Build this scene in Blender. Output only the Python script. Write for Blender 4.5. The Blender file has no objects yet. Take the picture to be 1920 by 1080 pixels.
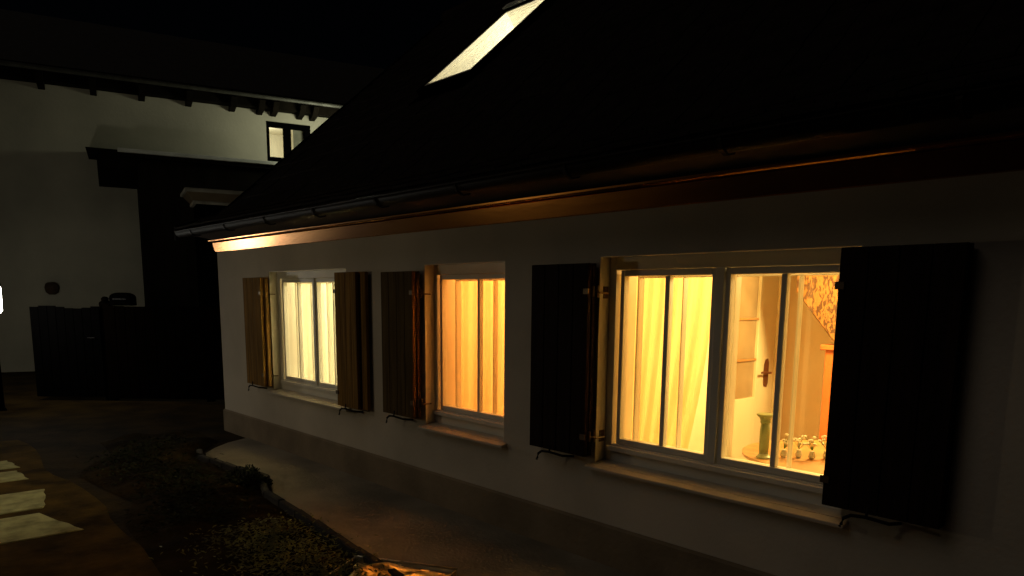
import bpy, bmesh, math, random
from mathutils import Vector, Matrix
random.seed(7)
R = math.radians
S = bpy.context.scene
col = S.collection

# ------------------------------------------------------------------ camera
PITCH, ROLL, YAW = R(9.03), R(0.55), math.atan(1254 / 1390)
fw = Vector((-math.cos(YAW) * math.cos(PITCH), math.sin(YAW) * math.cos(PITCH), -math.sin(PITCH)))
rt = Vector((math.sin(YAW), math.cos(YAW), 0))
up = rt.cross(fw)
rt2 = rt * math.cos(ROLL) + up * math.sin(ROLL)
up2 = up * math.cos(ROLL) - rt * math.sin(ROLL)
cam = bpy.data.cameras.new('camera')
cam.lens = 1390 / 1920 * 36
cam.sensor_width = 36
cam.shift_y = (779 - 540) / 1920
cam.clip_start, cam.clip_end = 0.05, 500
cam_o = bpy.data.objects.new('camera', cam)
col.objects.link(cam_o)
m = Matrix((rt2, up2, -fw)).transposed().to_4x4()
m.translation = Vector((0, -3.31, 1.6))
cam_o.matrix_world = m
S.camera = cam_o

# ------------------------------------------------------------------ night sky and faint sky-glow
SUN_EL, SUN_AZ = R(48), R(205)      # azimuth: direction the light comes from, clockwise from +Y
world = bpy.data.worlds.new('World')
S.world = world
world.use_nodes = True
wn = world.node_tree.nodes
sky = wn.new('ShaderNodeTexSky')
sky.sky_type = 'NISHITA'
sky.sun_disc = False
sky.sun_elevation = SUN_EL
sky.sun_rotation = SUN_AZ
world.node_tree.links.new(sky.outputs[0], wn['Background'].inputs[0])
wn['Background'].inputs[1].default_value = 0.00012
sun = bpy.data.lights.new('sun', 'SUN')
sun.energy = 0.092
sun.angle = R(35)
sun.color = (1.0, 0.88, 0.73)
sun_o = bpy.data.objects.new('sun', sun)
col.objects.link(sun_o)
sd = Vector((math.sin(SUN_AZ) * math.cos(SUN_EL), math.cos(SUN_AZ) * math.cos(SUN_EL), math.sin(SUN_EL)))
sun_o.rotation_euler = (-sd).to_track_quat('-Z', 'Y').to_euler()
S.view_settings.view_transform = 'Standard'
S.view_settings.look = 'None'
S.view_settings.exposure = 0
S.view_settings.gamma = 1
S.view_settings.use_curve_mapping = False
S.cycles.max_bounces = 8
S.cycles.sample_clamp_indirect = 4

# ------------------------------------------------------------------ materials
MATS = {}
def mat(name, c1, c2=None, scale=6.0, rough=0.7, metal=0.0, bump=0.0, bscale=None, stretch=(1, 1, 1),
        emit=None, estr=0.0, spec=0.5, contrast=(0.35, 0.65)):
    mt = bpy.data.materials.new(name)
    mt.use_nodes = True
    nt = mt.node_tree
    b = nt.nodes['Principled BSDF']
    b.inputs['Roughness'].default_value = rough
    b.inputs['Metallic'].default_value = metal
    b.inputs['Specular IOR Level'].default_value = spec
    if c2 is None:
        c2 = tuple(v * 0.8 for v in c1)
    tc = nt.nodes.new('ShaderNodeTexCoord')
    mp = nt.nodes.new('ShaderNodeMapping')
    mp.inputs['Scale'].default_value = stretch
    nt.links.new(tc.outputs['Object'], mp.inputs['Vector'])
    nz = nt.nodes.new('ShaderNodeTexNoise')
    nz.inputs['Scale'].default_value = scale
    nz.inputs['Detail'].default_value = 6
    nt.links.new(mp.outputs[0], nz.inputs['Vector'])
    cr = nt.nodes.new('ShaderNodeValToRGB')
    cr.color_ramp.elements[0].position, cr.color_ramp.elements[1].position = contrast
    cr.color_ramp.elements[0].color = (*c2, 1)
    cr.color_ramp.elements[1].color = (*c1, 1)
    nt.links.new(nz.outputs['Fac'], cr.inputs[0])
    nt.links.new(cr.outputs[0], b.inputs['Base Color'])
    if bump:
        n2 = nt.nodes.new('ShaderNodeTexNoise')
        n2.inputs['Scale'].default_value = bscale or scale * 4
        n2.inputs['Detail'].default_value = 5
        nt.links.new(mp.outputs[0], n2.inputs['Vector'])
        bp = nt.nodes.new('ShaderNodeBump')
        bp.inputs['Strength'].default_value = bump
        bp.inputs['Distance'].default_value = 0.01
        nt.links.new(n2.outputs['Fac'], bp.inputs['Height'])
        nt.links.new(bp.outputs[0], b.inputs['Normal'])
    if emit:
        b.inputs['Emission Color'].default_value = (*emit, 1)
        b.inputs['Emission Strength'].default_value = estr
    MATS[name] = mt
    return mt

mat('plaster', (.63, .55, .45), (.46, .40, .325), 1.1, .95, bump=.18, bscale=38, contrast=(.28, .62), spec=.1)
mat('plinth', (.27, .20, .125), (.18, .13, .08), 2.2, .92, bump=.5, bscale=30)
mat('roof_tile', (.020, .015, .012), (.012, .009, .008), 9, .9, bump=.3, spec=.05)
mat('roof_deck', (.012, .01, .008), None, 8, .9, spec=.05)
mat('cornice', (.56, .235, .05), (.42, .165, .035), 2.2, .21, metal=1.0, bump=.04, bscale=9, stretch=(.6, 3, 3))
mat('zinc', (.016, .010, .006), (.009, .006, .004), 5, .55, bump=.05, spec=.08)
mat('soffit', (.05, .03, .02), None, 6, .8)
mat('white_paint', (.82, .78, .68), (.74, .69, .59), 3, .42, bump=.05, bscale=30)
mat('inner_paint', (.80, .76, .64), (.72, .67, .55), 3, .38)
mat('shutter_lit', (.30, .16, .038), (.15, .08, .019), 3.2, .8, spec=.05, bump=.3, bscale=14, stretch=(9, 9, .55))
mat('shutter_shaded', (.020, .009, .005), (.011, .005, .003), 3.2, .8, spec=.1, bump=.3, bscale=14, stretch=(9, 9, .55))  # one shutter wood in three tones: lit, shaded and half-lit put into colour
mat('shutter_half_lit', (.12, .075, .024), (.065, .04, .012), 3.2, .8, spec=.05, bump=.3, bscale=14, stretch=(9, 9, .55))
mat('iron', (.012, .010, .009), None, 20, .6, spec=.1)
mat('brass', (.20, .14, .08), (.12, .08, .045), 20, .5, metal=.6)
mat('sill_metal', (.54, .48, .39), (.44, .39, .31), 4, .4)
mat('room_yellow', (.82, .70, .46), (.76, .63, .40), 2, .85)
mat('room_orange', (.86, .74, .54), (.82, .68, .47), 2, .85)
mat('room_white', (.80, .76, .64), (.76, .72, .60), 2, .95, spec=.05)
mat('room_floor', (.30, .15, .06), (.18, .08, .03), 4, .5, stretch=(1, 8, 1))
mat('door_paint', (.80, .73, .52), (.76, .69, .48), 3, .4)
mat('door_glass', (.38, .27, .15), (.28, .19, .10), 4, .3)
mat('red_lacquer', (.60, .17, .045), (.50, .13, .035), 3, .4)
mat('niche_dark', (.16, .05, .02), None, 3, .6)
mat('candle_green', (.25, .28, .11), (.17, .19, .07), 7, .4)
mat('table_wood', (.50, .26, .09), (.36, .16, .05), 4, .35, stretch=(1, 8, 1))
mat('vase', (.62, .56, .42), None, 4, .3)
mat('petal', (.82, .80, .70), (.74, .68, .5), 20, .6)
mat('stem', (.10, .20, .04), None, 8, .6)
mat('far_plaster', (.62, .57, .42), (.32, .295, .22), .45, .92, bump=.3, bscale=16, contrast=(.3, .7))
mat('far_timber', (.012, .009, .006), (.007, .0055, .0035), 4, .95, spec=.05, bump=.2, stretch=(1, 1, .3))
mat('far_roof', (.035, .028, .022), (.02, .016, .012), 6, .85, bump=.3)
mat('far_zinc', (.12, .115, .09), (.07, .066, .05), 5, .45, metal=.4)
mat('far_flash', (.85, .84, .74), (.6, .59, .5), 2.2, .5)
mat('capital_stone', (.34, .31, .24), (.22, .2, .15), 4, .9, bump=.3)
mat('capital_neck', (.13, .09, .045), None, 4, .9, bump=.3)
mat('black_paint', (.0018, .0016, .0015), None, 8, 1, spec=0)
mat('fence_wood', (.0028, .0017, .001), (.0018, .0011, .0007), 4, 1, spec=0, bump=.2, stretch=(6, 6, .5))
mat('clay', (.085, .045, .016), (.05, .026, .01), 9, .8)
mat('soil', (.036, .021, .005), (.014, .008, .0025), 2.4, .95, spec=.05, bump=.9, bscale=22)
mat('lamplit_soil', (.095, .054, .010), (.030, .017, .0035), 3.0, .97, bump=.9, bscale=20, spec=.03)  # soil made browner and lighter, the lamplight put into its colour
mat('bed_soil', (.032, .019, .005), (.013, .0075, .0025), 2.4, .97, spec=.02, bump=1.0, bscale=26)
mat('path_concrete', (.29, .24, .17), (.16, .13, .09), 1.6, .9, bump=.5, bscale=40)
mat('light_bar_slab', (.44, .42, .21), (.22, .21, .10), 7, .95, spec=.05, bump=.9, bscale=24, contrast=(.3, .6))  # pale yellowish tone carries the bars of light on the ground
mat('edging', (.022, .015, .009), (.012, .008, .005), 7, .9, bump=.6)
mat('leaf', (.17, .18, .045), (.06, .065, .016), 5, .6, spec=.3)
mat('leaf_dark', (.03, .034, .012), (.010, .011, .005), 5, .8, spec=.05)
mat('tray_metal', (.62, .54, .42), (.45, .38, .28), 8, .42, metal=.5)
mat('lamp_glass', (.9, .9, .85), None, 3, .3, emit=(1.0, .97, .84), estr=42)
mat('bulb_glass', (.9, .85, .7), None, 3, .3, emit=(1.0, .86, .6), estr=2)

def foil_mat():
    mt = mat('golden_foil', (.96, .90, .66), (.85, .68, .36), 5, .36, metal=1.0, bump=.10, bscale=9)
    return mt
foil_mat()

def cloth_mat(name, c, trans=.6, c2=None):
    mt = bpy.data.materials.new(name)
    mt.use_nodes = True
    nt = mt.node_tree
    nt.nodes.remove(nt.nodes['Principled BSDF'])
    out = nt.nodes['Material Output']
    tc = nt.nodes.new('ShaderNodeTexCoord')
    mp = nt.nodes.new('ShaderNodeMapping'); mp.inputs['Scale'].default_value = (7, 7, .6)
    nt.links.new(tc.outputs['Object'], mp.inputs[0])
    nz = nt.nodes.new('ShaderNodeTexNoise'); nz.inputs['Scale'].default_value = 2.0
    nt.links.new(mp.outputs[0], nz.inputs['Vector'])
    cr = nt.nodes.new('ShaderNodeValToRGB')
    cr.color_ramp.elements[0].position, cr.color_ramp.elements[1].position = .35, .65
    c2 = c2 or tuple(v * .85 for v in c)
    cr.color_ramp.elements[0].color = (*c2, 1); cr.color_ramp.elements[1].color = (*c, 1)
    nt.links.new(nz.outputs['Fac'], cr.inputs[0])
    d = nt.nodes.new('ShaderNodeBsdfDiffuse'); t = nt.nodes.new('ShaderNodeBsdfTranslucent')
    nt.links.new(cr.outputs[0], d.inputs[0]); nt.links.new(cr.outputs[0], t.inputs[0])
    mx = nt.nodes.new('ShaderNodeMixShader'); mx.inputs[0].default_value = trans
    nt.links.new(d.outputs[0], mx.inputs[1]); nt.links.new(t.outputs[0], mx.inputs[2])
    tp = nt.nodes.new('ShaderNodeBsdfTransparent'); m2 = nt.nodes.new('ShaderNodeMixShader'); m2.inputs[0].default_value = .22
    nt.links.new(mx.outputs[0], m2.inputs[1]); nt.links.new(tp.outputs[0], m2.inputs[2])
    nt.links.new(m2.outputs[0], out.inputs[0])
    MATS[name] = mt
cloth_mat('curtain_cream', (.90, .84, .62), .62)
cloth_mat('curtain_orange', (.88, .62, .32), .62, (.82, .52, .24))
cloth_mat('curtain_gold', (.92, .74, .36), .62, (.90, .60, .24))

def glass_mat():
    mt = bpy.data.materials.new('window_glass')
    mt.use_nodes = True
    nt = mt.node_tree
    nt.nodes.remove(nt.nodes['Principled BSDF'])
    t = nt.nodes.new('ShaderNodeBsdfTransparent'); t.inputs[0].default_value = (.96, .97, .95, 1)
    g = nt.nodes.new('ShaderNodeBsdfGlossy'); g.inputs['Roughness'].default_value = .02
    lw = nt.nodes.new('ShaderNodeLayerWeight'); lw.inputs[0].default_value = .5
    pw = nt.nodes.new('ShaderNodeMath'); pw.operation = 'POWER'; pw.inputs[1].default_value = 4.5
    nt.links.new(lw.outputs['Facing'], pw.inputs[0])
    fr = nt.nodes.new('ShaderNodeMapRange'); fr.inputs['To Min'].default_value = .025; fr.inputs['To Max'].default_value = .6
    nt.links.new(pw.outputs[0], fr.inputs['Value'])
    mx = nt.nodes.new('ShaderNodeMixShader')
    nt.links.new(fr.outputs[0], mx.inputs[0]); nt.links.new(t.outputs[0], mx.inputs[1]); nt.links.new(g.outputs[0], mx.inputs[2])
    nt.links.new(mx.outputs[0], nt.nodes['Material Output'].inputs[0])
    MATS['glass'] = mt
glass_mat()

def pattern_mat():
    mt = mat('patterned_cloth', (.90, .50, .14), (.80, .40, .10), 3, .8)
    nt = mt.node_tree
    b = nt.nodes['Principled BSDF']
    tc = nt.nodes.new('ShaderNodeTexCoord')
    mp = nt.nodes.new('ShaderNodeMapping'); mp.inputs['Scale'].default_value = (1.2, .3, .55); mp.inputs['Rotation'].default_value = (0, .45, 0)
    nt.links.new(tc.outputs['Object'], mp.inputs[0])
    nz = nt.nodes.new('ShaderNodeTexNoise'); nz.inputs['Scale'].default_value = 26; nz.inputs['Detail'].default_value = 3
    nz.inputs['Distortion'].default_value = 1.2
    nt.links.new(mp.outputs[0], nz.inputs['Vector'])
    cr = nt.nodes.new('ShaderNodeValToRGB')
    cr.color_ramp.elements[0].position, cr.color_ramp.elements[1].position = .47, .54
    cr.color_ramp.elements[0].color = (.27, .12, .030, 1); cr.color_ramp.elements[1].color = (.075, .028, .008, 1)
    nt.links.new(nz.outputs['Fac'], cr.inputs[0])
    nt.links.new(cr.outputs[0], b.inputs['Base Color'])
pattern_mat()

# ------------------------------------------------------------------ helpers
def tag(o, label=None, cat=None, group=None, kind=None):
    if label: o['label'] = label
    if cat: o['category'] = cat
    if group: o['group'] = group
    if kind: o['kind'] = kind
    return o

def empty(name, loc, rz=0.0, parent=None):
    o = bpy.data.objects.new(name, None)
    o.empty_display_size = .1
    col.objects.link(o)
    o.location = loc
    o.rotation_euler = (0, 0, rz)
    if parent: o.parent = parent
    return o

class MB:
    def __init__(s):
        s.v, s.f = [], []
    def box(s, x0, x1, y0, y1, z0, z1):
        n = len(s.v)
        s.v += [(x, y, z) for z in (z0, z1) for y in (y0, y1) for x in (x0, x1)]
        s.f += [tuple(n + i for i in q) for q in ((0, 2, 3, 1), (4, 5, 7, 6), (0, 1, 5, 4), (2, 6, 7, 3), (0, 4, 6, 2), (1, 3, 7, 5))]
        return s
    def hexa(s, pts):
        """pts: 4 bottom (ccw from above) + 4 top"""
        n = len(s.v); s.v += [tuple(p) for p in pts]
        s.f += [tuple(n + i for i in q) for q in ((3, 2, 1, 0), (4, 5, 6, 7), (0, 1, 5, 4), (1, 2, 6, 5), (2, 3, 7, 6), (3, 0, 4, 7))]
        return s
    def quad(s, *pts):
        n = len(s.v); s.v += [tuple(p) for p in pts]; s.f.append(tuple(range(n, n + len(pts))))
        return s
    def prism(s, poly, axis, a, b):
        """poly in the other two axes (in order), extruded along axis from a to b"""
        n = len(s.v); k = len(poly)
        for t in (a, b):
            for p in poly:
                s.v.append({0: (t, p[0], p[1]), 1: (p[0], t, p[1]), 2: (p[0], p[1], t)}[axis])
        s.f.append(tuple(range(n, n + k))); s.f.append(tuple(range(n + 2 * k - 1, n + k - 1, -1)))
        for i in range(k):
            j = (i + 1) % k
            s.f.append((n + i, n + k + i, n + k + j, n + j))
        return s
    def tube(s, pts, r, seg=8, r2=None):
        pts = [Vector(p) for p in pts]; n = len(s.v); k = len(pts)
        for i, p in enumerate(pts):
            d = (pts[min(i + 1, k - 1)] - pts[max(i - 1, 0)]).normalized()
            a = d.cross(Vector((0, 0, 1)) if abs(d.z) < .9 else Vector((1, 0, 0))).normalized(); b = d.cross(a)
            rr = r if r2 is None else r + (r2 - r) * i / (k - 1)
            for j in range(seg):
                t = 2 * math.pi * j / seg
                s.v.append(tuple(p + (a * math.cos(t) + b * math.sin(t)) * rr))
        for i in range(k - 1):
            for j in range(seg):
                j2 = (j + 1) % seg
                s.f.append((n + i * seg + j, n + i * seg + j2, n + (i + 1) * seg + j2, n + (i + 1) * seg + j))
        s.f.append(tuple(n + j for j in range(seg))); s.f.append(tuple(n + (k - 1) * seg + j for j in range(seg - 1, -1, -1)))
        return s
    def lathe(s, prof, cx, cy, cz, seg=20):
        n = len(s.v); k = len(prof)
        for r, z in prof:
            for j in range(seg):
                t = 2 * math.pi * j / seg
                s.v.append((cx + r * math.cos(t), cy + r * math.sin(t), cz + z))
        for i in range(k - 1):
            for j in range(seg):
                j2 = (j + 1) % seg
                s.f.append((n + i * seg + j, n + i * seg + j2, n + (i + 1) * seg + j2, n + (i + 1) * seg + j))
        s.f.append(tuple(n + j for j in range(seg - 1, -1, -1))); s.f.append(tuple(n + (k - 1) * seg + j for j in range(seg)))
        return s
    def slab(s, us, vs, hole, fn, d0, d1):
        """grid slab with holes: fn(u, v, d) -> xyz, d0 outer face, d1 inner face"""
        solid = lambda i, j: 0 <= i < len(us) - 1 and 0 <= j < len(vs) - 1 and not hole((us[i] + us[i + 1]) / 2, (vs[j] + vs[j + 1]) / 2)
        for i in range(len(us) - 1):
            for j in range(len(vs) - 1):
                if not solid(i, j): continue
                u0, u1, v0, v1 = us[i], us[i + 1], vs[j], vs[j + 1]
                s.quad(fn(u0, v0, d0), fn(u1, v0, d0), fn(u1, v1, d0), fn(u0, v1, d0))
                s.quad(fn(u0, v0, d1), fn(u0, v1, d1), fn(u1, v1, d1), fn(u1, v0, d1))
                if not solid(i - 1, j): s.quad(fn(u0, v0, d0), fn(u0, v1, d0), fn(u0, v1, d1), fn(u0, v0, d1))
                if not solid(i + 1, j): s.quad(fn(u1, v0, d0), fn(u1, v0, d1), fn(u1, v1, d1), fn(u1, v1, d0))
                if not solid(i, j - 1): s.quad(fn(u0, v0, d0), fn(u0, v0, d1), fn(u1, v0, d1), fn(u1, v0, d0))
                if not solid(i, j + 1): s.quad(fn(u0, v1, d0), fn(u1, v1, d0), fn(u1, v1, d1), fn(u0, v1, d1))
        return s
    def build(s, name, mt, parent=None, bevel=0.0, smooth=False, origin=None, merge=False):
        me = bpy.data.meshes.new(name)
        off = Vector((0, 0, 0))
        if origin is not None: off = Vector(origin)
        me.from_pydata([tuple(Vector(p) - off) for p in s.v], [], s.f)
        bm = bmesh.new(); bm.from_mesh(me)
        if merge: bmesh.ops.remove_doubles(bm, verts=bm.verts, dist=1e-5)
        bmesh.ops.recalc_face_normals(bm, faces=bm.faces)
        if bevel:
            bmesh.ops.bevel(bm, geom=[e for e in bm.edges if len(e.link_faces) == 2 and e.calc_face_angle(0) > .5], offset=bevel, segments=1, affect='EDGES', clamp_overlap=True)
        bm.to_mesh(me); bm.free()
        if smooth:
            me.polygons.foreach_set('use_smooth', [True] * len(me.polygons))
        me.materials.append(MATS[mt])
        o = bpy.data.objects.new(name, me)
        col.objects.link(o)
        o.location = off
        if parent: o.parent = parent
        return o

def point_light(name, loc, power, color, radius=.1, parent=None):
    l = bpy.data.lights.new(name, 'POINT'); l.energy = power; l.color = color; l.shadow_soft_size = radius
    o = bpy.data.objects.new(name, l); col.objects.link(o); o.location = loc
    if parent: o.parent = parent
    return o

# ------------------------------------------------------------------ ground, path, bed
g = MB().quad((-90, -60, 0), (60, -60, 0), (60, 60, 0), (-90, 60, 0)).build('ground', 'soil')
tag(g, kind='structure')

path_poly = [(-8.1, -.02), (-7.95, -.30), (-7.75, -.52), (-7.55, -.68), (-7.3, -.76), (-6.55, -.70), (-6.05, -.64), (-5.95, -.72), (-5.55, -.86), (-4.9, -.91), (-3.9, -1.02), (-2.0, -1.14), (2.4, -1.2), (2.4, -.02)]
p = MB().prism(path_poly, 2, -.03, .012).build('path', 'path_concrete')
tag(p, kind='structure')

# lighter brown sheet: lamplight on the ground round the slabs, put into its colour
random.seed(3)
er = [(-9.6 + k * .35, -1.98 + .05 * math.sin(k * .9) + random.uniform(-.015, .015)) for k in range(18)] + [(-3.1, -2.3), (-2.6, -4.6), (-9.8, -4.6)]
tag(MB().prism(er, 2, -.02, .004).build('lamplit_ground', 'lamplit_soil'), kind='structure')

# raised planting bed beside the path, its surface uneven
bed_edge = [(-8.85, -.30), (-8.1, -.34), (-7.8, -.58), (-7.55, -.74), (-7.3, -.82), (-6.55, -.76), (-6.05, -.70), (-5.95, -.78), (-5.55, -.92), (-4.9, -.97), (-3.9, -1.08), (-3.2, -1.14)]
bm_ = MB()
NX, NY = 70, 18
def edge_y(x):
    for (a, b), (c, d) in zip(bed_edge, bed_edge[1:]):
        if a <= x <= c: return b + (d - b) * (x - a) / (c - a)
    return bed_edge[-1][1]
for i in range(NX + 1):
    x = -8.85 + (8.85 - 3.2) * i / NX
    for j in range(NY + 1):
        t = j / NY
        y = edge_y(x) - t * 1.05
        h = .045 * math.sin(math.pi * min(t * 3, 1) / 2) * math.sin(math.pi * min((1 - t) * 2.5, 1) / 2)
        h += (.012 * math.sin(x * 9 + y * 13) + .01 * math.sin(x * 17 - y * 7)) * (0 if j in (0, NY) else 1)
        bm_.v.append((x, y, .006 + max(h, 0)))
for i in range(NX):
    for j in range(NY):
        a = i * (NY + 1) + j
        bm_.f.append((a, a + NY + 1, a + NY + 2, a + 1))
tag(bm_.build('planting_bed', 'bed_soil', smooth=True), kind='structure')

# edging stones between path and bed
edg = empty('path_edging', (-6, -.8, 0))
tag(edg, 'low dark stone edging between the pale path and the planting bed', 'edging')
pts = []
for (a, b), (c, d) in zip(bed_edge, bed_edge[1:]):
    L = math.hypot(c - a, d - b); n = max(1, round(L / .30))
    for k in range(n):
        pts.append(((a + (c - a) * (k + .5) / n), (b + (d - b) * (k + .5) / n), math.atan2(d - b, c - a), L / n))
for (x, y, rz, L) in pts:
    if x < -7.45: continue
    hh = random.uniform(.055, .075)
    o = MB().box(-L / 2 + .004, L / 2 - .004, -.028, .028, -.02, hh).build('edging_stone', 'edging', edg, bevel=.008)
    o.location = (x + 6, y + .8, 0); o.rotation_euler = (random.uniform(-.04, .04), random.uniform(-.03, .03), rz)

# bars of light on the ground at the left, shaped as pale slabs
pv = empty('light_bars', (-7, -2.7, 0))
tag(pv, 'row of pale slabs standing for bars of light on the ground in the lower left corner', 'light patch')
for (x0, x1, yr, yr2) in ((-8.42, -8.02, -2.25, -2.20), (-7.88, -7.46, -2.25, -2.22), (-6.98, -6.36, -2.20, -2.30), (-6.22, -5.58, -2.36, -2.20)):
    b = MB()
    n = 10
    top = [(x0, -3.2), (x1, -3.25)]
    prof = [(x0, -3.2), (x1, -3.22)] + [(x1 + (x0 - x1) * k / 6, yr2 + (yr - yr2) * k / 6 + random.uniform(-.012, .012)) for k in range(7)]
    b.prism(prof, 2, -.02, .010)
    o = b.build('slab', 'light_bar_slab', pv, bevel=.006, origin=(-7, -2.7, 0)); o.location = (0, 0, 0)
o = None

# ------------------------------------------------------------------ the cottage
HX = (-8.77, 2.6)          # wall ends
WT = .34                   # wall thickness
HD = 6.9                   # house depth
ZT = 2.30                  # masonry top (hidden behind the cornice)
house = empty('cottage', (0, 0, 0))
tag(house, 'low plastered cottage with three lit shuttered windows and black tiled roof', 'house')
openings = [(-7.40, -5.84), (-4.67, -3.75), (-2.92, -1.42)]
OZ0, OZ1 = .62, 1.84
us = sorted({HX[0], HX[1], *[v for o_ in openings for v in o_]})
vs = [-.1, OZ0, OZ1, ZT]
hole = lambda u, v: OZ0 < v < OZ1 and any(a < u < b for a, b in openings)
MB().slab(us, vs, hole, lambda u, v, d: (u, d, v), 0, WT).build('wall', 'plaster', house, merge=True)
MB().box(HX[0], HX[0] + WT, WT + .002, HD - WT - .002, -.1, ZT).prism([(WT, ZT), (HD - WT, ZT), (HD / 2, 2.40 + HD / 2 * .885 - .2)], 0, HX[0], HX[0] + .2).build('gable_wall', 'plaster', house)
MB().box(HX[1] - WT, HX[1], WT + .002, HD - WT - .002, -.1, ZT).prism([(WT, ZT), (HD - WT, ZT), (HD / 2, 2.40 + HD / 2 * .885 - .2)], 0, HX[1] - .2, HX[1]).build('gable_wall', 'plaster', house)
MB().box(HX[0], HX[1], HD - WT, HD, -.1, ZT).build('back_wall', 'plaster', house)
MB().prism([(0.002, -.05), (-.018, -.05), (-.018, .245), (0.002, .262)], 0, HX[0] - .018, HX[1]).build('plinth', 'plinth', house)

# cornice board leaning outwards, moulding above it, soffit, gutter
CY = .30
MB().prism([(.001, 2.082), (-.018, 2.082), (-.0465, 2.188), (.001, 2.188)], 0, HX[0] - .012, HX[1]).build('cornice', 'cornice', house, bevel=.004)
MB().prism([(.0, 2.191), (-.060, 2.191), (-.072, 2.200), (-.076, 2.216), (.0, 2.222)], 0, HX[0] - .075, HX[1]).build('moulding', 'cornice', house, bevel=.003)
MB().prism([(.0, 2.225), (-.335, 2.262), (-.335, 2.274), (.0, 2.24)], 0, HX[0] - .04, HX[1]).build('soffit', 'soffit', house)
gut = MB(); seg = 9
gy, gz, gr = -.392, 2.285, .058
for X in (HX[0] - .02, HX[1]):
    for rr in (gr, gr - .006):
        for k in range(seg + 1):
            a = math.pi + math.pi * k / seg
            gut.v.append((X, gy + rr * math.cos(a), gz + rr * math.sin(a)))
n1 = seg + 1
for k in range(seg):
    gut.f.append((k, k + 1, 2 * n1 + k + 1, 2 * n1 + k)); gut.f.append((n1 + k, 3 * n1 + k, 3 * n1 + k + 1, n1 + k + 1))
    gut.f.append((k, n1 + k, n1 + k + 1, k + 1)); gut.f.append((2 * n1 + k, 2 * n1 + k + 1, 3 * n1 + k + 1, 3 * n1 + k))
gut.f.append((0, 2 * n1, 3 * n1, n1)); gut.f.append((seg, n1 + seg, 3 * n1 + seg, 2 * n1 + seg))
gto = gut.build('gutter', 'zinc', house, smooth=True)
MB().tube([(HX[0] - .02, gy - gr, gz + .003), (HX[1], gy - gr, gz + .003)], .008, 8).build('bead', 'zinc', gto, smooth=True)
for k in range(12):
    x = HX[0] + .45 + k * .92
    MB().prism([(-.335, 2.30), (-.45, 2.298), (-.456, 2.270), (-.44, 2.232), (-.392, 2.214), (-.34, 2.226), (-.335, 2.236), (-.389, 2.222), (-.437, 2.240), (-.448, 2.272), (-.445, 2.292), (-.335, 2.294)], 0, x, x + .022).build('bracket', 'zinc', gto)

# roof
ALPHA = R(41.5); Z0 = 2.40; VX = -8.93
ca, sa = math.cos(ALPHA), math.sin(ALPHA)
SK = (-6.66, -5.88, 1.46, 2.60)      # skylight: x0, x1, y0, y1 (plan)
ridge_y = HD / 2
roof = empty('roof', (0, 0, 0), parent=house)
fr = lambda u, v, d: (u, v + d * sa, Z0 + v * sa / ca - d * ca)
MB().slab([VX + .02, SK[0], SK[1], HX[1]], [.06, SK[2], SK[3], ridge_y], lambda u, v: SK[0] < u < SK[1] and SK[2] < v < SK[3], fr, .03, .15).build('roof_deck', 'roof_deck', roof, merge=True)
MB().quad((VX, HD + .3, Z0 - .3 * sa / ca), (HX[1], HD + .3, Z0 - .3 * sa / ca), (HX[1], ridge_y, Z0 + ridge_y * sa / ca), (VX, ridge_y, Z0 + ridge_y * sa / ca)).build('back_slope', 'roof_tile', roof)
MB().prism([(.10, 2.36), (-.335, 2.278), (-.335, 2.305), (.10, 2.455)], 0, VX + .02, HX[1]).build('eave_board', 'soffit', roof)
tl = MB()
rows = []
rows.append(((-.40, 2.318), (-.13, 2.43)))
yy = -.17
tail = lambda y: 2.318 + (y + .40) * (2.52 - 2.318) / .52
main = lambda y: Z0 + y * sa / ca
surf = lambda y: tail(y) if y < .12 else main(y)
ys = [-.40, -.14, .10]
while ys[-1] < ridge_y - .05: ys.append(ys[-1] + .235)
nt_ = 52; tw = (HX[1] - VX) / nt_
for r_, y0 in enumerate(ys[:-1]):
    y1 = min(ys[r_ + 1] + .05, ridge_y)
    for k in range(nt_):
        x0 = VX + k * tw; x1 = x0 + tw - .006
        xm = (x0 + x1) / 2; ym = (y0 + y1) / 2
        if SK[0] - .10 < xm < SK[1] + .10 and SK[2] - .12 < ym < SK[3] + .10: continue
        j = random.uniform(-.004, .004)
        za, zb = surf(y0) + .028 + j, surf(y1) + .006 + j
        tl.hexa([(x0, y0, za - .018), (x1, y0, za - .018), (x1, y1, zb - .016), (x0, y1, zb - .016), (x0, y0, za), (x1, y0, za), (x1, y1, zb), (x0, y1, zb)])
tag(tl.build('roof_tiles', 'roof_tile', roof), kind='stuff')
MB().prism([(y + .0, surf(y) - .12) for y in (-.40, .12, ridge_y)] + [(y, surf(y) + .045) for y in (ridge_y, .12, -.40)], 0, VX - .025, VX - .003).build('barge_board', 'roof_deck', roof)
MB().tube([(VX, ridge_y, main(ridge_y) + .0), (HX[1], ridge_y, main(ridge_y) + .0)], .11, 10).build('ridge_cap', 'roof_tile', roof)

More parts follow.
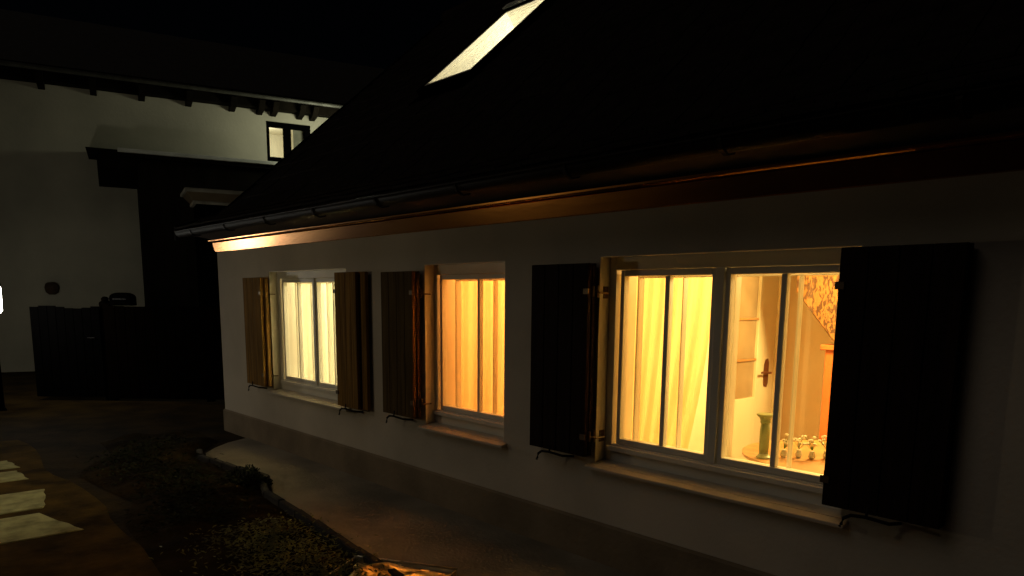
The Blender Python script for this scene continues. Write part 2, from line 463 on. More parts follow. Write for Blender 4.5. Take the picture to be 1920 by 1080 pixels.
# skylight: frame proud of the tiles, glass, lined shaft, lit attic
skl = empty('skylight', (0, 0, 0), parent=house)
fs = .05
MB().slab([SK[0] - fs, SK[0], SK[1], SK[1] + fs], [SK[2] - fs, SK[2], SK[3], SK[3] + fs], lambda u, v: SK[0] < u < SK[1] and SK[2] < v < SK[3], fr, -.075, .028).build('frame', 'black_paint', skl, merge=True)
MB().slab([SK[0] + .003, SK[0] + .045, SK[1] - .045, SK[1] - .003], [SK[2] + .003, SK[2] + .035, SK[3] - .035, SK[3] - .003], lambda u, v: SK[0] + .045 < u < SK[1] - .045 and SK[2] + .035 < v < SK[3] - .035, fr, -.07, -.02).build('sash', 'inner_paint', skl, merge=True)
MB().slab([SK[0] + .045, SK[1] - .045], [SK[2] + .035, SK[3] - .035], lambda u, v: False, fr, -.05, -.046).build('pane', 'glass', skl)
MB().slab([SK[0] - fs - .06, SK[1] + fs + .06], [SK[3] + fs + .005, SK[3] + fs + .07], lambda u, v: False, fr, -.10, -.078).build('flashing', 'far_flash', skl)
lin = MB()
def ln(u, v, d): return fr(u, v, d)
A, B, Cc, Dd = (SK[0] + .006, SK[2] + .006), (SK[1] - .006, SK[2] + .006), (SK[1] - .006, SK[3] - .006), (SK[0] + .006, SK[3] - .006)
for (a, b) in ((A, B), (B, Cc), (Cc, Dd), (Dd, A)):
    lin.quad(ln(*a, -.018), ln(*b, -.018), ln(*b, .28), ln(*a, .28))
lin.build('lining', 'room_white', skl)
att = MB(); ax0, ax1 = -7.55, -4.6
FR, BK = (lambda y: main(y) - .36), (lambda y: main(HD - y) - .36)
zc = main(ridge_y) - .95; yk = (zc + .36 - Z0) * ca / sa
fl = 2.46; yf = (fl + .36 - Z0) * ca / sa
poly = [(yf, fl), (HD - yf, fl), (HD - yk, zc), (yk, zc)]
att.quad(*[(ax0, y, z) for y, z in poly]); att.quad(*[(ax1, y, z) for y, z in reversed(poly)])
att.quad((ax0, yf, fl), (ax1, yf, fl), (ax1, HD - yf, fl), (ax0, HD - yf, fl))
att.quad((ax0, yk, zc), (ax0, HD - yk, zc), (ax1, HD - yk, zc), (ax1, yk, zc))
att.quad((ax0, HD - yf, fl), (ax1, HD - yf, fl), (ax1, HD - yk, zc), (ax0, HD - yk, zc))
# front slope lining, open where the shaft comes through
fr2 = lambda u, v, d: (u, v, main(v) - .36)
ysk = SK[2] - .02 + .28 * sa
for (ua, ub, va, vb) in ((ax0, ax1, yf, ysk), (ax0, SK[0] - .02, ysk, yk), (SK[1] + .02, ax1, ysk, yk)):
    att.quad(*[fr2(*q, 0) for q in ((ua, va), (ub, va), (ub, vb), (ua, vb))])
att.build('attic_room', 'room_white', house)
point_light('attic_ceiling_light', (-6.3, 3.0, 4.05), 125, (1, .94, .74), .12)

# rooms behind the windows
def room(name, x0, x1, y1, mt, z1=2.24):
    b = MB(); y0 = WT + .001
    b.quad((x0, y0, .02), (x0, y1, .02), (x0, y1, z1), (x0, y0, z1))
    b.quad((x1, y0, .02), (x1, y0, z1), (x1, y1, z1), (x1, y1, .02))
    b.quad((x0, y1, .02), (x1, y1, .02), (x1, y1, z1), (x0, y1, z1))
    b.quad((x0, y0, z1), (x0, y1, z1), (x1, y1, z1), (x1, y0, z1))
    b.build(name, mt, house)
    MB().box(x0, x1, y0, y1, -.02, .019).build('room_floor', 'room_floor', house)
room('sitting_room', -3.6, 1.6, 3.40, 'room_orange')
room('middle_room', -5.42, -3.72, 3.2, 'room_orange')
room('end_room', -8.42, -5.54, 3.2, 'room_white')
point_light('sitting_room_ceiling_light', (-2.0, 2.05, 1.98), 370, (1, .67, .22), .14)
point_light('middle_room_ceiling_light', (-4.0, 1.5, 1.98), 200, (1, .51, .15), .14)
point_light('end_room_ceiling_light', (-6.0, 1.6, 1.98), 420, (1, .87, .58), .14)

# windows -----------------------------------------------------------
def make_window(x0, x1, lights, right_hidden=False):
    """lights: list of casements, each a list of pane spans"""
    w = empty('window', (x0, 0, OZ0), parent=house)
    org = (x0, 0, OZ0)
    FY = .085
    def bd(b, name, mt, parent=w, bevel=.003):
        o = b.build(name, mt, parent, bevel=bevel, origin=org); o.location = (0, 0, 0); return o
    fx0, fx1 = x0 + .002, x1 - .002
    zb, zt = OZ0 + .002, OZ1 - .002
    # outer fixed frame
    c0, c1 = lights[0][0][0] - .055, lights[-1][-1][1] + .055
    fb = MB()
    fb.box(fx0, c0, FY, FY + .06, zb, zt); fb.box(c1, fx1, FY, FY + .06, zb, zt)
    fb.box(c0, c1, FY, FY + .06, zb, .735); fb.box(c0, c1, FY, FY + .06, 1.765, zt)
    for a, b in zip(lights, lights[1:]):
        fb.box(a[-1][1] + .03, b[0][0] - .03, FY - .004, FY + .06, .735, 1.765)
    bd(fb, 'frame', 'white_paint')
    bd(MB().box(c0 - .03, c1 + .03, FY - .022, FY - .001, .695, .725), 'drip_rail', 'white_paint')
    for cs in lights:
        cbx = MB()
        a, b = cs[0][0] - .028, cs[-1][1] + .028
        cbx.box(a, cs[0][0], FY + .008, FY + .055, .737, 1.763); cbx.box(cs[-1][1], b, FY + .008, FY + .055, .737, 1.763)
        cbx.box(cs[0][0], cs[-1][1], FY + .008, FY + .055, .737, .772); cbx.box(cs[0][0], cs[-1][1], FY + .008, FY + .055, 1.728, 1.763)
        co = bd(cbx, 'casement', 'white_paint')
        for p_, q in zip(cs, cs[1:]):
            bd(MB().box(p_[1], q[0], FY + .012, FY + .05, .773, 1.727), 'muntin', 'white_paint')
        for p_ in cs:
            bd(MB().box(p_[0] + .001, p_[1] - .001, FY + .030, FY + .034, .773, 1.727), 'pane', 'glass', bevel=0)
    # inner casements of the box window
    IY = .235
    for cs in lights:
        a, b = max(cs[0][0] - (.01 if cs is lights[0] else .06), x0 + .02), min(cs[-1][1] + .035, x1 - .02)
        mid = (cs[0][1] + cs[-1][0]) / 2 + .01
        ib = MB()
        ib.box(a, a + .012, IY - .01, IY + .045, .70, 1.76); ib.box(b - .02, b, IY, IY + .035, .70, 1.76)
        ib.box(mid - .004, mid + .004, IY - .005, IY + .04, .745, 1.72)
        ib.box(a + .012, b - .02, IY, IY + .035, .70, .744); ib.box(a + .012, b - .02, IY, IY + .035, 1.721, 1.76)
        io = bd(ib, 'inner_casement', 'inner_paint')
        gb = MB().box(a + .02, b - .02, IY + .018, IY + .021, .72, 1.74)
        bd(gb, 'inner_pane', 'glass', bevel=0)
    # painted lining of the reveals
    lb_ = MB()
    for (xa_, xb_) in ((x0 + .0008, x0 + .004), (x1 - .004, x1 - .0008)):
        lb_.box(xa_, xb_, .001, .084, OZ0 + .012, OZ1 - .001); lb_.box(xa_, xb_, .1455, WT - .001, OZ0 + .001, OZ1 - .001)
    lb_.box(x0 + .004, x1 - .004, .001, .084, OZ1 - .004, OZ1 - .0008); lb_.box(x0 + .004, x1 - .004, .1455, WT - .001, OZ1 - .004, OZ1 - .0008)
    bd(lb_, 'reveal_lining', 'inner_paint', bevel=0)
    # inside window board
    bd(MB().box(x0 + .003, x1 - .003, FY + .061, WT + .05, .60, .66), 'window_board', 'inner_paint')
    # outside sill
    bd(MB().prism([(.083, .603), (-.055, .588), (-.055, .606), (.083, .634)], 0, x0 - .035, x1 + .035), 'sill', 'sill_metal', bevel=.003)
    return w

big = make_window(-2.92, -1.42, [[(-2.81, -2.525), (-2.495, -2.225)], [(-2.115, -1.84), (-1.81, -1.535)]])
mid = make_window(-4.67, -3.75, [[(-4.575, -4.16), (-4.135, -3.845)]])
end = make_window(-7.40, -5.84, [[(-7.285, -6.98), (-6.965, -6.655)], [(-6.565, -6.27), (-6.255, -5.955)]])
# shutters -----------------------------------------------------------
def make_shutter(xa, xb, hinge_right, mt, z0=.665, z1=1.80, off2=0.0, rot=0.0, label=None):
    """two leaves folded onto each other, standing open against the wall; hinge on the window side"""
    hx = xb if hinge_right else xa
    s = empty('shutter', (hx, -.012, z0), parent=house)
    org = (hx, -.012, z0)
    if label: s['label'] = label
    def bd(b, name, m_, bevel=.003):
        o = b.build(name, m_, s, bevel=bevel, origin=org); o.location = (0, 0, 0); return o
    W = xb - xa
    for li, (ya, yb) in enumerate(((-.092, -.060), (-.052, -.020))):
        sh = off2 * li
        nb = 4
        lf = MB()
        for k in range(nb):
            lf.box(xa + sh + W * k / nb + .0015, xa + sh + W * (k + 1) / nb - .0015, ya, yb, z0, z1)
        for zz in (z0 + .14, z1 - .20):
            lf.box(xa + sh + .03, xb + sh - .03, yb, yb + .007, zz, zz + .07)
        bd(lf, 'leaf', mt)
    jx = hx
    sg = 1 if hinge_right else -1
    for zz in (z0 + .12, z1 - .16):
        h = MB()
        h.box(min(jx - sg * .03, jx + sg * .010), max(jx - sg * .03, jx + sg * .010), -.101, -.094, zz - .016, zz + .016)
        h.tube([(jx + sg * .006, -.056, zz - .03), (jx + sg * .006, -.056, zz + .03)], .009, 8)
        h.tube([(jx + sg * .008, -.018, zz - .035), (jx + sg * .008, -.018, zz + .035)], .010, 8)
        h.tube([(jx + sg * .006, -.056, zz), (jx + sg * .03, -.02, zz - .008), (jx + sg * .036, .05, zz - .01)], .006, 6)
        h.box(jx + min(0, sg * .012), jx + max(0, sg * .012), .03, .075, zz - .04, zz + .03)
        bd(h, 'hinge', 'brass', bevel=0)
    # wrought-iron stay under the shutter
    cx = (xa + xb) / 2
    t = MB()
    px = xa + W * .22
    t.tube([(px + .20, .0, z0 - .035), (px + .19, -.09, z0 - .022), (px + .10, -.115, z0 - .008), (px + .04, -.118, z0 - .012), (px + .008, -.118, z0 - .032), (px, -.118, z0 - .062), (px - .006, -.118, z0 - .072)], .008, 7)
    t.tube([(px + .10, -.115, z0 - .012), (px + .11, -.115, z0 + .035)], .006, 6)
    bd(t, 'stay', 'iron', bevel=0)
    return s
make_shutter(-3.40, -2.925, True, 'shutter_shaded')
make_shutter(-1.475, -.985, False, 'shutter_shaded', z0=.69, z1=1.825)
make_shutter(-5.14, -4.70, True, 'shutter_half_lit', z0=.67, z1=1.79)
make_shutter(-7.86, -7.42, True, 'shutter_lit', z0=.66, z1=1.78, off2=.03)
make_shutter(-5.885, -5.53, False, 'shutter_lit', z0=.64, z1=1.80, off2=.09)

# ------------------------------------------------------------------ inside the sitting room
def curtain(name, x0t, x1t, x0b, x1b, y, z0, z1, pleat, amp, mt, label, cat='curtain', group=None, bow=0.0):
    b = MB(); nx, nz = 90, 16
    for j in range(nz + 1):
        t = j / nz; z = z1 + (z0 - z1) * t
        e = t ** (1 + bow)
        a, c = x0t + (x0b - x0t) * e, x1t + (x1b - x1t) * e
        for i in range(nx + 1):
            u = i / nx
            x = a + (c - a) * u
            ph = u * pleat * 2 * math.pi
            yy_ = y + amp * (.55 + .45 * t) * (math.sin(ph + .5 * math.sin(2.3 * u * pleat + 1.1)) + .35 * math.sin(2.1 * ph + 1.7 + t))
            b.v.append((x, yy_, z))
    for j in range(nz):
        for i in range(nx):
            k = j * (nx + 1) + i
            b.f.append((k, k + 1, k + nx + 2, k + nx + 1))
    o = b.build(name, mt, smooth=True, origin=((x0b + x1b) / 2, y, z0))
    return tag(o, label, cat, group)
curtain('curtain', -3.3, -2.43, -3.3, -2.63, .47, .50, 2.05, 9, .020, 'curtain_gold', 'golden curtain swept aside behind the left casement of the large nearest window', bow=.8)
curtain('curtain', -5.35, -3.78, -5.35, -3.78, .47, .35, 2.05, 11, .018, 'curtain_orange', 'orange curtain filling the narrow middle window')
curtain('curtain', -8.3, -5.6, -8.3, -5.6, .47, .35, 2.05, 26, .020, 'curtain_cream', 'pale cream pleated curtain behind the farthest left window')

# panelled glazed door in the room's left partition
dr = empty('door', (-3.6, 2.85, .02), parent=house)
def bd(b, name, mt, parent, org, bevel=.003, **k):
    o = b.build(name, mt, parent, bevel=bevel, origin=org, **k); o.location = (0, 0, 0); return o
DO = (-3.6, 2.85, .02)
gy0, gy1 = 2.50, 2.93
dy0, dy1 = 2.36, 3.24
sb = MB()
sb.box(-3.598, -3.56, dy0, gy0, .02, 2.02); sb.box(-3.598, -3.56, gy1, dy1, .02, 2.02)
sb.box(-3.598, -3.56, gy0, gy1, .02, .71); sb.box(-3.598, -3.56, gy0, gy1, 1.90, 2.02)
bd(sb, 'door_leaf', 'door_paint', dr, DO)
for zz in (1.06, 1.43): bd(MB().box(-3.592, -3.562, gy0, gy1, zz - .010, zz + .010), 'glazing_bar', 'table_wood', dr, DO)
for z0_, z1_ in ((.711, 1.049), (1.071, 1.419), (1.441, 1.899)): bd(MB().box(-3.59, -3.585, gy0 + .001, gy1 - .001, z0_, z1_), 'pane', 'door_glass', dr, DO, bevel=0)
bd(MB().box(-3.598, -3.54, dy1 + .004, dy1 + .085, .02, 2.10).box(-3.598, -3.54, dy0 - .09, dy0 - .004, .02, 2.10).box(-3.598, -3.54, dy0 - .004, dy1 + .004, 2.025, 2.10), 'door_frame', 'door_paint', dr, DO)
hp = MB()
hp.prism([(3.075, .80), (3.12, .79), (3.14, .83), (3.142, 1.02), (3.12, 1.06), (3.08, 1.05), (3.06, 1.0), (3.06, .83)], 0, -3.558, -3.552)
hp.tube([(-3.555, 3.10, .93), (-3.505, 3.10, .93), (-3.50, 3.06, .932), (-3.50, 2.97, .945), (-3.502, 2.93, .94)], .010, 8)
bd(hp, 'handle', 'niche_dark', dr, DO, bevel=0)

# red cabinet with a patterned tapered hood above it
cb = empty('cabinet', (-2.5, 3.0, .02)); CO = (-2.5, 3.0, .02)
tag(cb, 'tall red orange cabinet seen at the right edge of the large window', 'cabinet')
bd(MB().box(-2.80, -2.15, 2.66, 3.36, .021, 1.20), 'body', 'red_lacquer', cb, CO, bevel=.006)
bd(MB().box(-2.83, -2.12, 2.63, 3.38, 1.201, 1.245), 'top', 'red_lacquer', cb, CO, bevel=.006)
bd(MB().prism([(-2.70, .50), (-2.25, .50), (-2.25, .82), (-2.33, .95), (-2.475, 1.0), (-2.62, .95), (-2.70, .82)], 1, 2.645, 2.658), 'niche', 'niche_dark', cb, CO, bevel=0)
bd(MB().box(-2.68, -2.27, 2.645, 2.657, .10, .42), 'drawer_front', 'red_lacquer', cb, CO)
bd(MB().lathe([(.012, 0), (.016, .012), (.0, .02)], -2.475, 2.64, .26, 10), 'knob', 'brass', cb, CO, bevel=0)
hd = MB()
hd.prism([(-3.07, 2.20), (-3.07, 1.675), (-2.745, 1.30), (-2.70, 1.26), (-2.25, 1.26), (-2.05, 1.60), (-2.05, 2.20)], 1, 2.62, 3.37)
ho = hd.build('hood', 'patterned_cloth', origin=(-2.5, 3.0, 1.26), bevel=.01)
tag(ho, 'orange hood with dark brown pattern tapering down to the red cabinet', 'hood')

# round table with candle pillar and little white flower vases
tb = empty('table', (-1.90, .92, .02)); TO = (-1.90, .92, .02)
tag(tb, 'round wooden table inside the large nearest window', 'table')
bd(MB().lathe([(.0, 0), (.46, 0), (.50, .012), (.50, .028), (.0, .030)], -1.90, .92, .675, 40), 'table_top', 'table_wood', tb, TO, bevel=0)
bd(MB().lathe([(.05, 0), (.045, .1), (.06, .3), (.04, .5), (.07, .60), (.09, .635)], -1.90, .92, .038, 16), 'pedestal', 'table_wood', tb, TO, bevel=0, smooth=True)
bd(MB().lathe([(.24, .02), (.22, .035), (.10, .05), (.06, .05)], -1.90, .92, .0, 24), 'base', 'table_wood', tb, TO, bevel=0)
ZT2 = .7055
cd = empty('candlestick', (-2.13, .56, ZT2)); KO = (-2.13, .56, ZT2)
tag(cd, 'green pillar candlestick with a flared top standing on the table', 'candlestick')
bd(MB().lathe([(.040, 0), (.042, .008), (.032, .016), (.026, .024)], -2.13, .56, ZT2, 20), 'foot', 'candle_green', cd, KO, bevel=0)
bd(MB().lathe([(.025, .024), (.028, .06), (.028, .15), (.024, .20)], -2.13, .56, ZT2, 20), 'shaft', 'candle_green', cd, KO, bevel=0, smooth=True)
bd(MB().lathe([(.026, .20), (.030, .205), (.028, .215), (.031, .228), (.050, .246), (.052, .254), (.042, .256)], -2.13, .56, ZT2, 20), 'bowl', 'candle_green', cd, KO, bevel=0)
for vi, (vx, vy, lab) in enumerate(((-2.06, .66, 'white flower vase nearest the green candlestick'), (-2.00, .72, 'white flower vase second from the green candlestick'), (-1.93, .74, 'white flower vase third from the green candlestick'), (-1.88, .81, 'white flower vase farthest from the green candlestick'))):
    vz = empty('vase', (vx, vy, ZT2)); VO = (vx, vy, ZT2)
    tag(vz, lab, 'vase', 'small flower vases on the table')
    bd(MB().lathe([(.013, 0), (.020, .012), (.019, .028), (.013, .036), (.016, .044)], vx, vy, ZT2, 14), 'body', 'vase', vz, VO, bevel=0, smooth=True)
    st, pe = MB(), MB()
    for k in range(9):
        a = random.uniform(0, 6.28); rr = random.uniform(.005, .045); hz = random.uniform(.075, .13)
        q = (vx + rr * math.cos(a), vy + rr * math.sin(a), ZT2 + hz)
        st.tube([(vx, vy, ZT2 + .05), ((vx + q[0]) / 2, (vy + q[1]) / 2, ZT2 + hz * .8), q], .0015, 4)
        pe.lathe([(.002, -.006), (.008, -.003), (.012, .003), (.008, .008), (.002, .007)], *q, 7)
    bd(st, 'stems', 'stem', vz, VO, bevel=0)
    bd(pe, 'blossoms', 'petal', vz, VO, bevel=0)

# ------------------------------------------------------------------ far house (local frame: x along its wall, -y towards us)
FA = math.atan2(.96956, .24485)
fh = empty('far_house', (-18.1, -.95, 0), FA)
tag(fh, 'tall two storey house with rafter ends under the eaves, behind the cottage', 'house')
fus = [-7, 5.385, 6.375, 10.5]; fvs = [-.1, 4.61, 5.49, 6.05]
MB().slab(fus, fvs, lambda u, v: 5.385 < u < 6.375 and 4.61 < v < 5.49, lambda u, v, d: (u, d, v), 0, .4).build('wall', 'far_plaster', fh, merge=True)
fwin = empty('window', (5.385, 0, 4.61), parent=fh); WO = (5.385, 0, 4.61)
fb = MB()
fb.box(5.388, 5.455, .02, .10, 4.613, 5.487); fb.box(6.25, 6.372, .02, .10, 4.613, 5.487); fb.box(5.765, 5.935, .015, .10, 4.72, 5.37)
fb.box(5.455, 6.25, .02, .10, 4.613, 4.72); fb.box(5.455, 6.25, .02, .10, 5.37, 5.487)
bd(fb, 'frame', 'black_paint', fwin, WO)
for a, b in ((5.456, 5.764), (5.936, 6.249)): bd(MB().box(a, b, .055, .06, 4.721, 5.369), 'pane', 'glass', fwin, WO, bevel=0)
bd(MB().box(5.33, 6.43, -.05, .018, 4.57, 4.608), 'sill', 'far_plaster', fwin, WO)
rm = MB()
rx0, rx1, ry1, rz0, rz1 = 4.2, 7.4, 2.6, 3.9, 5.72
y0 = .401
rm.quad((rx0, y0, rz0), (rx0, ry1, rz0), (rx0, ry1, rz1), (rx0, y0, rz1)); rm.quad((rx1, y0, rz0), (rx1, y0, rz1), (rx1, ry1, rz1), (rx1, ry1, rz0))
rm.quad((rx0, ry1, rz0), (rx1, ry1, rz0), (rx1, ry1, rz1), (rx0, ry1, rz1)); rm.quad((rx0, y0, rz1), (rx0, ry1, rz1), (rx1, ry1, rz1), (rx1, y0, rz1))
rm.quad((rx0, y0, rz0), (rx1, y0, rz0), (rx1, ry1, rz0), (rx0, ry1, rz0))
rm.build('upstairs_room', 'room_white', fh)
MB().box(6.02, 6.5, .18, .2, 4.3, 5.6).build('blind', 'capital_stone', fh)
point_light('upstairs_ceiling_light', (5.6, 1.5, 5.35), 26, (1, .93, .68), .1, fh)
# eaves: sloped roof, gutter, one rafter end after another
MB().hexa([(-7.3, -.62, 5.80), (10.8, -.62, 5.80), (10.8, 4.5, 8.2), (-7.3, 4.5, 8.2), (-7.3, -.62, 5.92), (10.8, -.62, 5.92), (10.8, 4.5, 8.32), (-7.3, 4.5, 8.32)]).build('roof', 'far_roof', fh)
MB().hexa([(-7.3, 4.505, 8.2), (10.8, 4.505, 8.2), (10.8, 9.6, 5.8), (-7.3, 9.6, 5.8), (-7.3, 4.505, 8.32), (10.8, 4.505, 8.32), (10.8, 9.6, 5.92), (-7.3, 9.6, 5.92)]).build('roof', 'far_roof', fh)
MB().box(-7.3, 10.8, -.70, -.625, 5.80, 5.885).build('gutter', 'far_zinc', fh, bevel=.03)
for u in (-1.6, -.7, .2, 1.1, 2.0, 2.88, 3.78, 4.66, 5.24, 5.54, 6.12, 6.41, 7.2, 8.0):
    MB().hexa([(u - .06, -.34, 5.62), (u + .06, -.34, 5.62), (u + .06, -.002, 5.59), (u - .06, -.002, 5.59), (u - .06, -.56, 5.79), (u + .06, -.56, 5.79), (u + .06, -.002, 6.02), (u - .06, -.002, 6.02)]).build('rafter_end', 'far_timber', fh)
MB().box(-7.2, 10.6, -.28, -.003, 5.70, 5.90).build('frieze_board', 'far_timber', fh)
# lean-to with a broad dark canopy roof
MB().hexa([(1.83, -1.05, 4.28), (7.6, -1.05, 4.28), (7.6, -.002, 4.33), (1.83, -.002, 4.33), (1.80, -1.05, 4.40), (7.6, -1.05, 4.40), (7.6, -.002, 4.47), (1.80, -.002, 4.47)]).build('canopy_roof', 'far_timber', fh)
MB().box(2.35, 7.6, -1.12, -1.052, 4.355, 4.43).build('canopy_gutter', 'far_flash', fh, bevel=.01)
MB().prism([(-1.0, 4.279), (-.002, 4.279), (-.002, 3.80), (-.25, 3.82), (-.90, 4.08)], 0, 1.98, 2.68).build('canopy_bracket', 'far_timber', fh)
MB().box(2.685, 7.6, -.95, -.003, -.05, 4.275).build('lean_to', 'far_timber', fh)
# pale flat cap of the chimney-like pier in front of the lean-to
pr = empty('stone_pier', (-18.1 + 3.83 * .24485 + 3 * .96956, -.95 + 3.83 * .96956 - 3 * .24485, 0), FA)
tag(pr, 'dark pier with a stepped pale stone cap beside the cottage roof', 'pier')
MB().box(-.30, .30, -.30, .30, -.05, 3.21).build('shaft', 'black_paint', pr)
MB().box(-.36, .36, -.36, .36, 3.211, 3.265).build('lower_moulding', 'capital_stone', pr, bevel=.01)
MB().hexa([(-.35, -.35, 3.266), (.35, -.35, 3.266), (.35, .35, 3.266), (-.35, .35, 3.266), (-.46, -.46, 3.40), (.46, -.46, 3.40), (.46, .46, 3.40), (-.46, .46, 3.40)]).build('neck', 'capital_neck', pr)
MB().box(-.50, .50, -.50, .50, 3.401, 3.465).build('cap', 'capital_stone', pr, bevel=.01)
# small clay lantern on far wall
pot = MB().lathe([(.05, 0), (.11, .05), (.13, .14), (.11, .22), (.06, .25)], 0, 0, 0, 14)
po = pot.build('wall_pot', 'clay', smooth=True); po.location = (-18.1 + .99 * .24485 + .14 * .96956, -.95 + .99 * .96956 - .14 * .24485, 1.57)
tag(po, 'round brown clay pot hung on the far house wall above the gate', 'pot')

# lamp on the far wall, hidden from here by the cottage roof
wl = empty('wall_lamp', (-15.248, 5.240, 4.92), FA)
tag(wl, 'wall lamp beside the upstairs window of the far house', 'lamp')
MB().box(-.03, .03, -.16, 1.245, -.03, .03).build('arm', 'black_paint', wl)
MB().lathe([(.02, .10), (.11, .04), (.12, -.02), (.10, -.02)], 0, -.2, 0, 14).build('shade', 'black_paint', wl)
point_light('wall_lamp_light', (0, -.2, -.10), 100, (.96, 1, .76), .32, wl)

# ------------------------------------------------------------------ gate, fence, letter box
gp0, gp1 = Vector((-13.05, -1.20, 0)), Vector((-12.36, -.43, 0))
gd = gp1 - gp0; ga = math.atan2(gd.y, gd.x); gl = gd.length
gt = empty('gate', gp0, ga)
tag(gt, 'solid black garden gate in front of the far house', 'gate')
nb = 8
for k in range(nb):
    MB().box(gl * k / nb + .003, gl * (k + 1) / nb - .003, -.012, .012, .06, 1.40 + .02 * math.sin(k)).build('board', 'black_paint', gt, bevel=.003)
for z in (.35, 1.15): MB().box(.02, gl - .02, .013, .05, z, z + .09).build('rail', 'black_paint', gt)
MB().tube([(gl - .08, -.013, .95), (gl - .08, -.05, .95), (gl - .18, -.055, .95)], .01, 8).build('handle', 'iron', gt)
f0, f1 = Vector((-12.30, -.37, 0)), Vector((-9.3, 2.9, 0))
fd = f1 - f0; fa = math.atan2(fd.y, fd.x); fl_ = fd.length
fe = empty('fence', f0, fa)
tag(fe, 'dark brown board fence running from the gate to the cottage', 'fence')
nb = 30
for k in range(nb):
    MB().box(fl_ * k / nb + .003, fl_ * (k + 1) / nb - .003, -.012, .012, .04, 1.42 + random.uniform(-.008, .008)).build('board', 'fence_wood', fe, bevel=.003)
for k in range(4):
    MB().box(fl_ * k / 3 - .05, fl_ * k / 3 + .05, .03, .13, -.05, 1.46).build('post', 'fence_wood', fe, bevel=.004)
for z in (.35, 1.15): MB().box(0, fl_, .0125, .029, z, z + .09).build('rail', 'fence_wood', fe)
u_ = fd.normalized(); nn_ = Vector((u_.y, -u_.x, 0))
gpst = MB().prism([(-.07, -.07), (.07, -.07), (.07, .07), (-.07, .07)], 2, -.05, 1.44).lathe([(.09, 0), (.085, .03), (.05, .06), (.055, .09), (.03, .115), (0.005, .12)], 0, 0, 1.44, 12).build('gate_post', 'fence_wood', bevel=0)
gpst.location = (-12.42, -.53, 0) ; gpst.location = Vector((-12.34, -.41, 0)) - nn_ * .12
tag(gpst, 'dark gate post with a turned knob between gate and fence', 'gate post')
lb = empty('letter_box', f0 + u_ * .28 + Vector((0, 0, 1.43)), fa)
tag(lb, 'dark letter box with a curved lid on top of the fence', 'letter box')
prof = [(-.15, 0), (.15, 0), (.15, .12)] + [(.15 * math.cos(a), .12 + .07 * math.sin(a)) for a in [math.pi * k / 8 for k in range(1, 8)]] + [(-.15, .12)]
MB().prism(prof, 1, -.10, .10).build('body', 'black_paint', lb)
MB().box(-.10, .10, -.108, -.101, .085, .105).build('slot', 'iron', lb)

# ------------------------------------------------------------------ lamps outside
ls = empty('lamp_post', (-12.18, -1.77, 0))
tag(ls, 'white glowing lantern at the left edge of the picture', 'lamp')
MB().lathe([(.06, 0), (.035, .05), (.03, 1.0), (.03, 1.28), (.05, 1.30), (.07, 1.315)], 0, 0, 0, 14).build('post', 'black_paint', ls)
MB().lathe([(.075, 1.316), (.115, 1.36), (.12, 1.66), (.10, 1.70)], 0, 0, 0, 18).build('glass', 'lamp_glass', ls, smooth=False)
MB().lathe([(.13, 1.701), (.10, 1.75), (.03, 1.80), (.004, 1.82)], 0, 0, 0, 18).build('cap', 'black_paint', ls)

bl = empty('garden_lamp', (-7.1, -3.55, 0))
tag(bl, 'slim garden lamp standing beside the pale slabs', 'lamp')
MB().lathe([(.07, 0), (.03, .04), (.026, 1.52), (.06, 1.54)], 0, 0, 0, 14).build('post', 'black_paint', bl)
MB().lathe([(.055, 1.541), (.06, 1.56), (.06, 1.70), (.05, 1.71)], 0, 0, 0, 14).build('glass', 'bulb_glass', bl)
MB().lathe([(.07, 1.711), (.06, 1.74), (.01, 1.76)], 0, 0, 0, 14).build('cap', 'black_paint', bl)
point_light('garden_lamp_light', (.0, .09, 1.62), 20, (1, .82, .50), .05, bl)

# ------------------------------------------------------------------ metal tray with crumpled golden foil, plants
tr = empty('metal_tray', (-3.39, -1.19, .012), R(30.5))
tag(tr, 'shallow metal tray with a thin bright rim on the path', 'tray')
TX, TY = .33, .24
b = MB().box(-TX, TX, -TY, TY, .001, .012)
b.build('bottom', 'tray_metal', tr)
for nm, (x0, x1, y0, y1) in dict(a=(-TX, TX, TY - .006, TY), b=(-TX, TX, -TY, -TY + .006), c=(-TX, -TX + .006, -TY + .006, TY - .006), d=(TX - .006, TX, -TY + .006, TY - .006)).items():
    MB().box(x0, x1, y0, y1, .0125, .040).build('side', 'tray_metal', tr)
MB().tube([(-TX, TY, .047), (TX, TY, .047)], .007, 8).build('rim', 'tray_metal', tr, smooth=True)
fo = MB(); n = 70
for j in range(n + 1):
    for i in range(n + 1):
        x, y = (i / n - .5) * 2, (j / n - .5) * 2
        env = max(0, 1 - x ** 4) * max(0, 1 - y ** 4)
        w = x * TX * .86 - y * TY * .51 + .05 * math.sin(2.2 * y + .8)
        tt = ((w + .43) % .27) / .27
        ramp = (1 - tt) if tt > .22 else .78 * (math.sin(math.pi * (tt / .22 - .5)) * .5 + .5)
        h = env * (.085 * ramp + .004 * (math.sin(9 * x + 5 * y) + .7 * math.sin(15 * y - 7 * x)))
        fo.v.append((x * (TX - .02), y * (TY - .02), .016 + max(0, h)))
for j in range(n):
    for i in range(n):
        k = j * (n + 1) + i
        fo.f.append((k, k + 1, k + n + 2, k + n + 1))
foo = fo.build('foil_sheet', 'golden_foil', smooth=True)
foo.location = tr.location + Vector((0, 0, .002)); foo.rotation_euler = tr.rotation_euler
tag(foo, 'crumpled shiny golden sheet lying in the metal tray', 'foil')

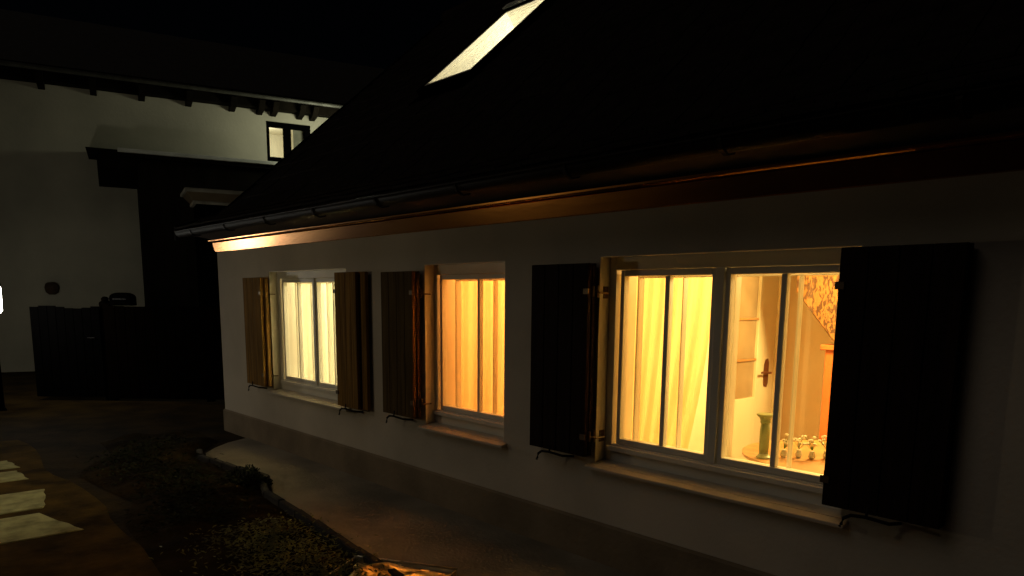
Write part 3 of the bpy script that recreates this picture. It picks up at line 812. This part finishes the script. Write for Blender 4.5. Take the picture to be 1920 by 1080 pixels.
def leaves(name, count, x0, x1, ymid, yspread, hmax, mt, size):
    b = MB()
    for _ in range(count):
        x = random.uniform(x0, x1); y = ymid(x) + random.gauss(0, yspread)
        z = .02 + random.random() ** 1.5 * hmax
        a = random.uniform(0, 6.28); L = size * random.uniform(.6, 1.4); w = L * .38
        d = Vector((math.cos(a), math.sin(a), random.uniform(-.3, .8))).normalized(); sd_ = d.cross(Vector((0, 0, 1))).normalized()
        p0 = Vector((x, y, z)); 
        b.quad(p0, p0 + d * L * .5 + sd_ * w * .5, p0 + d * L - Vector((0, 0, L * .15)), p0 + d * L * .5 - sd_ * w * .5)
    return tag(b.build(name, mt), kind='stuff')
o = leaves('ground_cover', 5200, -4.75, -3.35, lambda x: edge_y(x) - .42, .17, .10, 'leaf', .035)
tag(o, 'low leafy ground cover beside the metal tray', 'plants')
o = leaves('low_shrubbery', 3600, -8.2, -5.0, lambda x: edge_y(x) - .60, .17, .13, 'leaf_dark', .05)
tag(o, 'dark low shrubbery in the bed along the path', 'plants')

# small dense shrub pushing over the path edge
sh = empty('shrub', (-6.08, -.86, .02))
tag(sh, 'small dark shrub at the corner of the bed where the path widens', 'shrub')
lf = MB()
for _ in range(1500):
    a = random.uniform(0, 6.28); ph = math.acos(random.uniform(0, 1)); rr = random.uniform(.6, 1) ** .5
    c = Vector((.30 * rr * math.sin(ph) * math.cos(a), .17 * rr * math.sin(ph) * math.sin(a), (.09 + .05 * math.sin(3 * a + 1)) * rr * math.cos(ph)))
    d = Vector((random.uniform(-1, 1), random.uniform(-1, 1), random.uniform(-.4, 1))).normalized(); e = d.cross(Vector((.3, .2, 1))).normalized()
    L = random.uniform(.022, .042)
    lf.quad(c, c + d * L * .5 + e * L * .25, c + d * L, c + d * L * .5 - e * L * .25)
lf.build('foliage', 'leaf_dark', sh)
st = MB()
for k in range(5): st.tube([(0, 0, -.03), (.08 * math.cos(k * 1.3), .05 * math.sin(k * 1.3), .06), (.17 * math.cos(k * 1.3), .10 * math.sin(k * 1.3), .12)], .007, 5, .003)
st.build('stem', 'edging', sh)
